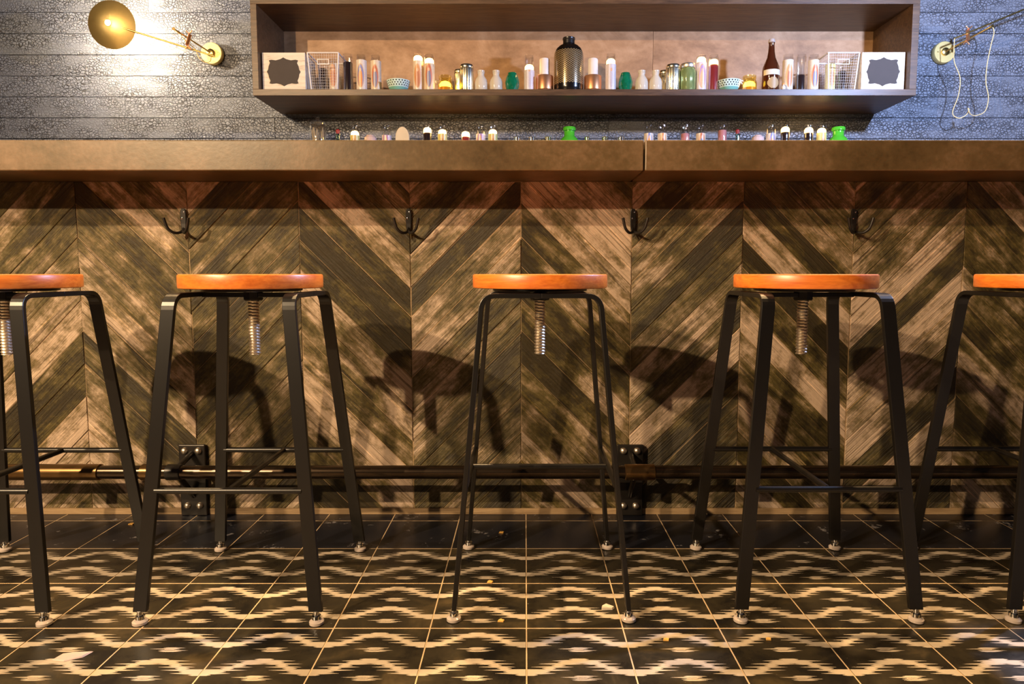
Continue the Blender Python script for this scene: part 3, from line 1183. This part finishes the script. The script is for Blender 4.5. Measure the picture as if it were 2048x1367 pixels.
t = thing('herringbone_vase', (sx(1137.5), SYC, SHZ), 'tall black bottle vase with a gold herringbone pattern in the shelf centre', 'vase')
MB().lathe([(0.078, 0), (0.083, 0.006), (0.085, 0.03), (0.085, 0.205), (0.082, 0.228), (0.072, 0.250), (0.055, 0.266), (0.040, 0.274), (0.034, 0.279)], 56).build('body', herring_mat(), t, smooth=40)
MB().lathe([(0.034, 0.2792), (0.0335, 0.300), (0.036, 0.303), (0.036, 0.312), (0.033, 0.314), (0.029, 0.314), (0.028, 0.29), (0, 0.29)], 36).build('neck', MAT['black'], t, smooth=40)

t = thing('mason_jar', (sx(1376), SYC, SHZ), 'green glass mason jar with a metal lid next to the ribbed silver jar', 'jar')
g = G('green_mason')
nz = g.noise(g.objco((1, 1, 0.4)), 60, 3)
g.p(Base__Color=g.mix(nz, (0.10, 0.14, 0.03), (0.42, 0.50, 0.20)), Roughness=0.12, Metallic=0.3)
MB().lathe([(0.040, 0), (0.045, 0.005), (0.046, 0.12), (0.042, 0.134), (0.037, 0.142)], 64, ripple=(0.012, 16)).build('glass', g.m, t, smooth=50)
MB().lathe([(0.0405, 0.1422), (0.042, 0.144), (0.042, 0.164), (0.040, 0.167), (0, 0.167)], 36).build('lid', MAT['screw'], t, smooth=40)

BROWN = G('brown_bottle_glass').p(Base__Color=(0.060, 0.014, 0.005), Roughness=0.08, Coat__Weight=0.5).m
t = thing('beer_bottle', (sx(1542.5), SYC, SHZ), 'tall brown glass bottle with a pale neck label on the right side of the shelf', 'bottle')
MB().lathe([(0.044, 0), (0.048, 0.005), (0.048, 0.128), (0.045, 0.150), (0.034, 0.178), (0.024, 0.202), (0.0185, 0.235), (0.0155, 0.276), (0.0165, 0.279), (0.0165, 0.287)], 40).build('glass', BROWN, t, smooth=40)
MB().lathe([(0.0168, 0.2872), (0.019, 0.289), (0.017, 0.303), (0.014, 0.307), (0, 0.307)], 24, ripple=(0.03, 12)).build('cap', MAT['rim'], t, smooth=40)
n, vs = 20, []
for zz in (0.098, 0.128):
    for i in range(n + 1):
        a = -PI / 2 - 1.25 + 2.5 * i / n
        vs.append((0.0487 * math.cos(a), 0.0487 * math.sin(a), zz))
MB().add(vs, [(i, i + 1, n + 2 + i, n + 1 + i) for i in range(n)]).build('paper_label', plain('cream_paper', (0.66, 0.60, 0.48), 0.6), t, smooth=60)
vs = []
for j in range(6):
    zz = 0.022 + 0.062 * j / 5
    wd = 0.75 * math.sin(PI * (j + 0.7) / 6.4)
    for i in range(n + 1):
        a = -PI / 2 - wd + 2 * wd * i / n
        vs.append((0.0487 * math.cos(a), 0.0487 * math.sin(a), zz))
fs = [(j * (n + 1) + i, j * (n + 1) + i + 1, (j + 1) * (n + 1) + i + 1, (j + 1) * (n + 1) + i) for j in range(5) for i in range(n)]
MB().add(vs, fs).build('front_emblem', plain('dull_gold_print', (0.42, 0.27, 0.12), 0.5), t, smooth=60)

t = thing('tiny_bottle', (sx(1561.5), 3.90, SHZ), 'tiny pale glass bottle at the foot of the brown bottle', 'bottle')
MB().lathe([(0.010, 0), (0.0115, 0.002), (0.0115, 0.026), (0.006, 0.032), (0.006, 0.037)], 20).build('glass', plain('frosted_glass', (0.7, 0.6, 0.5), 0.2), t, smooth=40)
MB().lathe([(0.0075, 0.0372), (0.0075, 0.044), (0.006, 0.046), (0, 0.046)], 16).build('stopper', WAXC['amber'], t, smooth=40)

# ------------------------------------------------------------ things on the back bar ledge
LY = 4.13
H2, R2 = 0.2, 0.0282


def lx(px, y=LY):
    return (px - 1050.0) * 0.003034 * (y - 0.06) / 4.07


low = [
    (709, 'lime', 'yellow', 0.62, 'short yellow printed candle near the left end of the back bar ledge'),
    (772.5, 'rose', 'lilac', 0.62, 'candle with a purple figure just left of the pale rounded board'),
    (854.5, 'dark', None, 0.72, 'dark-filled candle just right of the pale rounded board'),
    (884.5, 'lime', 'yellow', 0.66, 'lime-coloured candle second to the right of the pale rounded board'),
    (931, 'red', None, 0.60, 'dark red candle with a white top left of the paired printed candles'),
    (961, 'white', 'lilac', 0.66, 'left of the paired printed candles on the ledge, with a lilac figure'),
    (985.5, 'lime', 'yellow', 0.66, 'right of the paired printed candles on the ledge, yellow ground'),
    (1298, 'white', 'blue', 0.68, 'candle with a blue-veiled figure above the joint of the bar top'),
    (1325.5, 'white', 'orange', 0.68, 'pale candle with an orange figure second right of the bar top joint'),
    (1371, 'rose', None, 0.70, 'plain rose candle between two printed candles on the ledge'),
    (1402.5, 'white', 'red', 0.68, 'candle with a russet figure right of the plain rose candle'),
    (1445.5, 'rose', None, 0.80, 'pale rose candle just left of the small red-stoppered bottle'),
    (1543, 'amber', 'blue', 0.68, 'candle with a blue-haloed figure right of the pale pink ceramic pot'),
    (1571.5, 'dark', None, 0.74, 'dark-filled candle second from the pink pot, unprinted'),
    (1618.5, 'dark', None, 0.72, 'dark-filled lit candle third to the left of the right green flask'),
    (1644.5, 'lime', 'yellow', 0.70, 'yellow printed candle right beside the right green flask'),
]
for (px, wax, pr, lv, lb) in low:
    lit = wax in ('dark', 'lime', 'red')
    candle(lx(px), LY, LZ + 0.0004, H2, R2, lb, wax, pr, lit, lv + 0.06, 'candles on the back bar ledge', 0, H2 * (lv + 0.08))

# jar of sticks
t = thing('straw_jar', (lx(635), LY, LZ + 0.0004), 'clear glass jar of pale sticks at the left end of the back bar', 'jar')
MB().lathe([(0.046, 0), (0.049, 0.004), (0.049, 0.195), (0.044, 0.206), (0.046, 0.212), (0.043, 0.212), (0.041, 0.205), (0.046, 0.194), (0.046, 0.006), (0, 0.006)], 36).build('glass', glass('jar_glass', (1, 1, 1), 0.2), t, smooth=40)
MB().lathe([(0.044, 0.2124), (0.047, 0.214), (0.040, 0.224), (0.018, 0.230), (0.008, 0.232), (0.008, 0.236), (0.012, 0.242), (0.009, 0.249), (0, 0.250)], 28).build('lid', MAT['clear'], t, smooth=40)
STK = oak('pale_sticks', (0.62, 0.48, 0.30), (0.80, 0.68, 0.46), 0.6)
for i in range(16):
    a, q = random.uniform(0, 2 * PI), random.uniform(0.006, 0.034)
    a2 = a + random.uniform(-1.2, 1.2)
    MB().tube([(q * math.cos(a), q * math.sin(a), 0.008), (0.036 * math.cos(a2), 0.036 * math.sin(a2), random.uniform(0.16, 0.19))], 0.0032, 6).build('stick', STK, t)


def stopper_bottle(px, label):
    t = thing('stoppered_bottle', (lx(px), LY, LZ + 0.0004), label, 'bottle', 'small bottles with red stoppers')
    MB().lathe([(0.028, 0), (0.031, 0.004), (0.031, 0.085), (0.024, 0.104), (0.013, 0.113), (0.012, 0.140), (0.017, 0.143), (0.017, 0.150), (0.013, 0.152)], 28).build('glass', glass('teal_glass', (0.55, 0.75, 0.68), 0.25), t, smooth=40)
    MB().lathe([(0.011, 0.1522), (0.010, 0.157), (0.013, 0.163), (0.013, 0.171), (0.008, 0.178), (0, 0.179)], 20).build('stopper', WAXC['red'], t, smooth=40)
    MB().lathe([(0.0315, 0.03), (0.0318, 0.032), (0.0318, 0.075), (0.0315, 0.077)], 28, cap=False).build('label_band', plain('pale_band', (0.6, 0.62, 0.5), 0.5), t, smooth=40)


stopper_bottle(675, 'small red-stoppered bottle next to the jar of pale sticks')
stopper_bottle(1476, 'small red-stoppered bottle at the right half of the back bar ledge')

PINK = plain('pink_ceramic', (0.70, 0.50, 0.44), 0.4)
for (px, w, lb) in ((740, 0.038, 'low pink ceramic pot between the two leftmost ledge candles'), (1517, 0.037, 'low pink ceramic pot right of the right red-stoppered bottle')):
    t = thing('pink_pot', (lx(px), LY, LZ + 0.0004), lb, 'pot', 'low pink pots')
    MB().lathe([(w * 0.8, 0), (w, 0.01), (w * 1.02, 0.10), (w * 0.94, 0.128), (w * 0.70, 0.136)], 40, ripple=(0.02, 12)).build('body', PINK, t, smooth=50)
    MB().lathe([(w * 0.66, 0.1362), (w * 0.6, 0.142), (w * 0.2, 0.145), (0, 0.145)], 28).build('lid', PINK, t, smooth=50)

poly = [(-0.042, 0), (0.042, 0), (0.042, 0.125)]
for i in range(1, 16):
    a = PI * i / 16
    poly.append((0.042 * math.cos(a), 0.125 + 0.068 * math.sin(a)))
poly.append((-0.042, 0.125))
o = MB().prism(poly, -0.011, 0.011).build('rounded_board', plain('pale_board', (0.72, 0.58, 0.38), 0.6), None, bevel=0.003)
o.location = (lx(804.5), LY, LZ + 0.0004)
tag(o, 'pale round-topped board standing among the ledge candles', 'board')


def shot_glass(px, label, mat, w=0.021):
    t = thing('small_glass', (lx(px), LY, LZ + 0.0004), label, 'glass', 'small cut glasses on the ledge')
    MB().lathe([(w * 0.8, 0), (w * 0.85, 0.003), (w * 0.9, 0.05), (w * 1.0, 0.112), (w * 1.06, 0.130), (w * 0.96, 0.130), (w * 0.86, 0.10), (w * 0.7, 0.02), (0, 0.02)], 20, ripple=(0.02, 6)).build('bowl', mat, t, smooth=40)
    MB().lathe([(w * 1.06, 0.1302), (w * 1.10, 0.1315), (w * 1.06, 0.133), (w * 0.97, 0.133)], 20, cap=False).build('rim', mat, t, smooth=40)


CUT = glass('cut_glass', (0.95, 0.9, 0.82), 0.38, 0.12)
YEL = glass('yellow_glass', (0.85, 0.80, 0.12), 0.30, 0.12)
shot_glass(1034, 'first small clear glass right of the paired printed candles', CUT)
shot_glass(1063.5, 'second small clear glass left of the lime green bottle', CUT)
shot_glass(1096, 'small yellow glass left of the lime green bottle', YEL, 0.017)
shot_glass(1174.5, 'small yellow glass nearest the right side of the lime green bottle', YEL, 0.014)
shot_glass(1210, 'second small yellow glass right of the lime green bottle', YEL, 0.016)
shot_glass(1242.5, 'small clear glass left of the bar top joint', CUT)

LIME = G('lime_green_glass').p(Base__Color=(0.10, 0.60, 0.04), Roughness=0.1, Coat__Weight=0.5, Transmission__Weight=0.25).m


def flask(px, label, s=1.0):
    t = thing('green_flask', (lx(px), LY, LZ + 0.0004), label, 'bottle', 'lime green round flasks')
    MB().lathe([(0.050 * s, 0), (0.056 * s, 0.004), (0.066 * s, 0.055), (0.064 * s, 0.092), (0.052 * s, 0.118), (0.036 * s, 0.134), (0.032 * s, 0.140), (0.032 * s, 0.166)], 40).build('body', LIME, t, smooth=40)
    MB().lathe([(0.033 * s, 0.1662), (0.039 * s, 0.170), (0.039 * s, 0.186), (0.036 * s, 0.190), (0.030 * s, 0.190), (0.028 * s, 0.17), (0, 0.165)], 36).build('lip', LIME, t, smooth=40)


flask(1139, 'lime green round flask in the middle of the back bar ledge')
flask(1678, 'lime green round flask at the right end of the back bar ledge')


# ------------------------------------------------------------ wall lamps
def wall_lamp(plate, rod1_end, rod2_a, rod2_b, dish_c, dish_axis, clamp, cord, label, on):
    t = thing('wall_lamp', plate, label, 'lamp', 'brass swing-arm wall lamps')
    L = lambda p: Vector(p) - Vector(plate)
    MB().lathe([(0.064, 0), (0.066, 0.003), (0.066, 0.030), (0.063, 0.034), (0.0, 0.034)], 48, (0, 0, 0), (0, -1, 0)).build('wall_plate', MAT['brass_satin'], t, smooth=40)
    MB().lathe([(0.024, 0.0342), (0.024, 0.044), (0.018, 0.048), (0, 0.048)], 28, (0, 0, 0), (0, -1, 0)).build('swivel_boss', MAT['brass'], t, smooth=40)
    for (bx, bz) in ((-0.044, 0.0), (0.044, 0.0)):
        MB().lathe([(0.004, 0.0342), (0.0035, 0.037), (0, 0.0375)], 12, (bx, 0, bz), (0, -1, 0)).build('plate_screw', MAT['brass'], t, smooth=40)
    MB().tube([(0, -0.046, 0), L(rod1_end)], 0.0048, 12).build('fixed_rod', MAT['brass'], t, smooth=50)
    e = L(rod1_end)
    MB().tube([e - Vector((0.0, 0.005, 0)), e + Vector((0, 0.005, 0))], 0.0085, 12).build('rod_eyelet', MAT['brass'], t, smooth=50)
    MB().tube([L(rod2_a), L(rod2_b)], 0.0050, 12).build('swing_rod', MAT['brass'], t, smooth=50)
    c = L(clamp)
    cl = MB()
    cl.tube([c + Vector((0.005, 0.01, 0.032)), c + Vector((-0.005, -0.012, -0.032))], 0.010, 12)
    o = cl.build('clamp', MAT['copper'], t, smooth=50)
    for s in (-1, 1):
        w = MB()
        b = c + Vector((0.005 * s, -0.001 * s, 0.037 * s))
        w.tube(smoothpath([b, b + Vector((0.010, 0, 0.006 * s)), b + Vector((0.018, 0, 0.016 * s))], 3), 0.0036, 8)
        w.tube(smoothpath([b, b + Vector((-0.010, 0, 0.006 * s)), b + Vector((-0.018, 0, 0.016 * s))], 3), 0.0036, 8)
        w.build('wing_nut', MAT['copper'], o, smooth=50)
    MB().tube(smoothpath([L(p) for p in cord], 6), 0.0026, 8).build('cord', plain('gold_cord', (0.78, 0.60, 0.28), 0.7), t, smooth=60)
    dc = L(dish_c)
    ax = Vector(dish_axis).normalized()
    dish = MB().lathe([(0.016, 0.0), (0.045, -0.006), (0.095, -0.020), (0.134, -0.036), (0.136, -0.035), (0.096, -0.0175), (0.045, -0.0035), (0.016, 0.0025)], 56, dc, ax, cap=False).build('dish_shade', plain('spun_brass', (0.86, 0.62, 0.22), 0.40, 0.9), t, smooth=40)
    MB().lathe([(0.0165, -0.030), (0.0175, -0.028), (0.0175, 0.006), (0.0155, 0.008)], 24, dc, ax, cap=False).build('socket_collar', MAT['brass'], dish, smooth=40)
    bm = emit_mat('bulb_lit', (1.0, 0.84, 0.64), (1, 0.9, 0.7), 1250.0) if on else plain('bulb_off', (0.85, 0.82, 0.75), 0.25)
    MB().lathe([(0.0, -0.085), (0.016, -0.080), (0.027, -0.066), (0.028, -0.052), (0.020, -0.036), (0.0145, -0.024), (0.0145, 0.006), (0.0125, 0.012), (0.007, 0.0155), (0, 0.0165)], 24, dc, ax).build('bulb', bm, t, smooth=60)
    return t


wall_lamp((-1.95, 4.2955, 2.105), (-2.077, 4.07, 2.182), (-1.872, 4.14, 2.047), (-2.415, 4.005, 2.187), (-2.42, 4.0, 2.191), (0.05, -1, -0.08), (-2.003, 4.09, 2.127),
          [(-2.075, 4.07, 2.178), (-2.045, 4.08, 2.150), (-2.015, 4.09, 2.115), (-1.985, 4.13, 2.085), (-1.975, 4.15, 2.045), (-1.950, 4.17, 2.022), (-1.915, 4.17, 2.030), (-1.900, 4.15, 2.065), (-1.885, 4.14, 2.052)],
          'brass swing-arm wall lamp with a lit round dish left of the shelf', True)
wall_lamp((2.608, 4.2955, 2.112), (2.762, 4.07, 2.199), (2.563, 4.10, 2.138), (3.335, 3.985, 2.449), (3.34, 3.98, 2.451), (-0.05, -1, -0.08), (2.637, 4.095, 2.156),
          [(2.563, 4.1, 2.138), (2.579, 4.12, 2.019), (2.627, 4.13, 1.92), (2.63, 4.14, 1.82), (2.606, 4.15, 1.718), (2.638, 4.14, 1.683), (2.676, 4.13, 1.699), (2.686, 4.12, 1.728), (2.676, 4.115, 1.735), (2.682, 4.11, 1.712), (2.70, 4.12, 1.699), (2.737, 4.13, 1.696), (2.79, 4.13, 1.722), (2.799, 4.12, 1.8), (2.772, 4.11, 1.885), (2.766, 4.1, 1.984), (2.776, 4.09, 2.097), (2.783, 4.08, 2.165), (2.764, 4.07, 2.197)],
          'brass swing-arm wall lamp with a looping gold cord right of the shelf', False)

# ------------------------------------------------------------ litter on the floor
PAP = plain('pale_paper', (0.62, 0.46, 0.40), 0.7)
YEL2 = plain('yellow_crumb', (0.75, 0.42, 0.10), 0.7)


def scrap(x, y, pts, mat, name, label, hgt=0.0022):
    b = MB()
    n = len(pts)
    vs = [(px, py, 0.0) for px, py in pts] + [(px * 0.9, py * 0.9, hgt * random.uniform(0.7, 1.3)) for px, py in pts]
    fs = [tuple(range(n - 1, -1, -1)), tuple(range(n, 2 * n))] + [(i, (i + 1) % n, n + (i + 1) % n, n + i) for i in range(n)]
    o = b.add(vs, fs).build(name, mat)
    o.location = (x, y, 0.0007)
    tag(o, label, 'litter')
    return o


scrap(-0.885, 1.240, [(-0.030, -0.014), (-0.004, -0.018), (0.024, -0.004), (0.032, 0.016), (-0.006, 0.013), (-0.024, 0.008)], PAP, 'paper_scrap', 'pale pink torn paper scrap on the tiles at lower left')
scrap(0.184, 1.427, [(-0.014, -0.008), (0.010, -0.008), (0.016, 0.0), (-0.002, 0.010), (-0.012, 0.006)], plain('white_scrap', (0.66, 0.56, 0.44), 0.7), 'paper_scrap', 'small white crumpled scrap left of the middle stool front foot', 0.005)
for (x, y, lb, s) in ((-1.172, 1.925, 'small orange leaf bit near the wall behind the leftmost full stool', 1.0),
                      (-0.068, 1.86, 'small orange crumb on the dark tiles near the bar behind the middle stool', 0.9),
                      (-0.085, 1.552, 'yellow crumb on a grout line beneath the middle stool', 0.9),
                      (-0.052, 1.372, 'pale yellow triangular crumb between the front feet of the middle stool', 0.9),
                      (0.2875, 1.298, 'tiny yellow crumb right of the middle stool on the front tiles', 0.8),
                      (0.497, 1.300, 'tiny yellow crumb below the second stool from the right', 0.7)):
    scrap(x, y, [(-0.008 * s, -0.005 * s), (0.006 * s, -0.006 * s), (0.009 * s, 0.003 * s), (0.0, 0.008 * s), (-0.006 * s, 0.004 * s)], YEL2, 'crumb', lb)
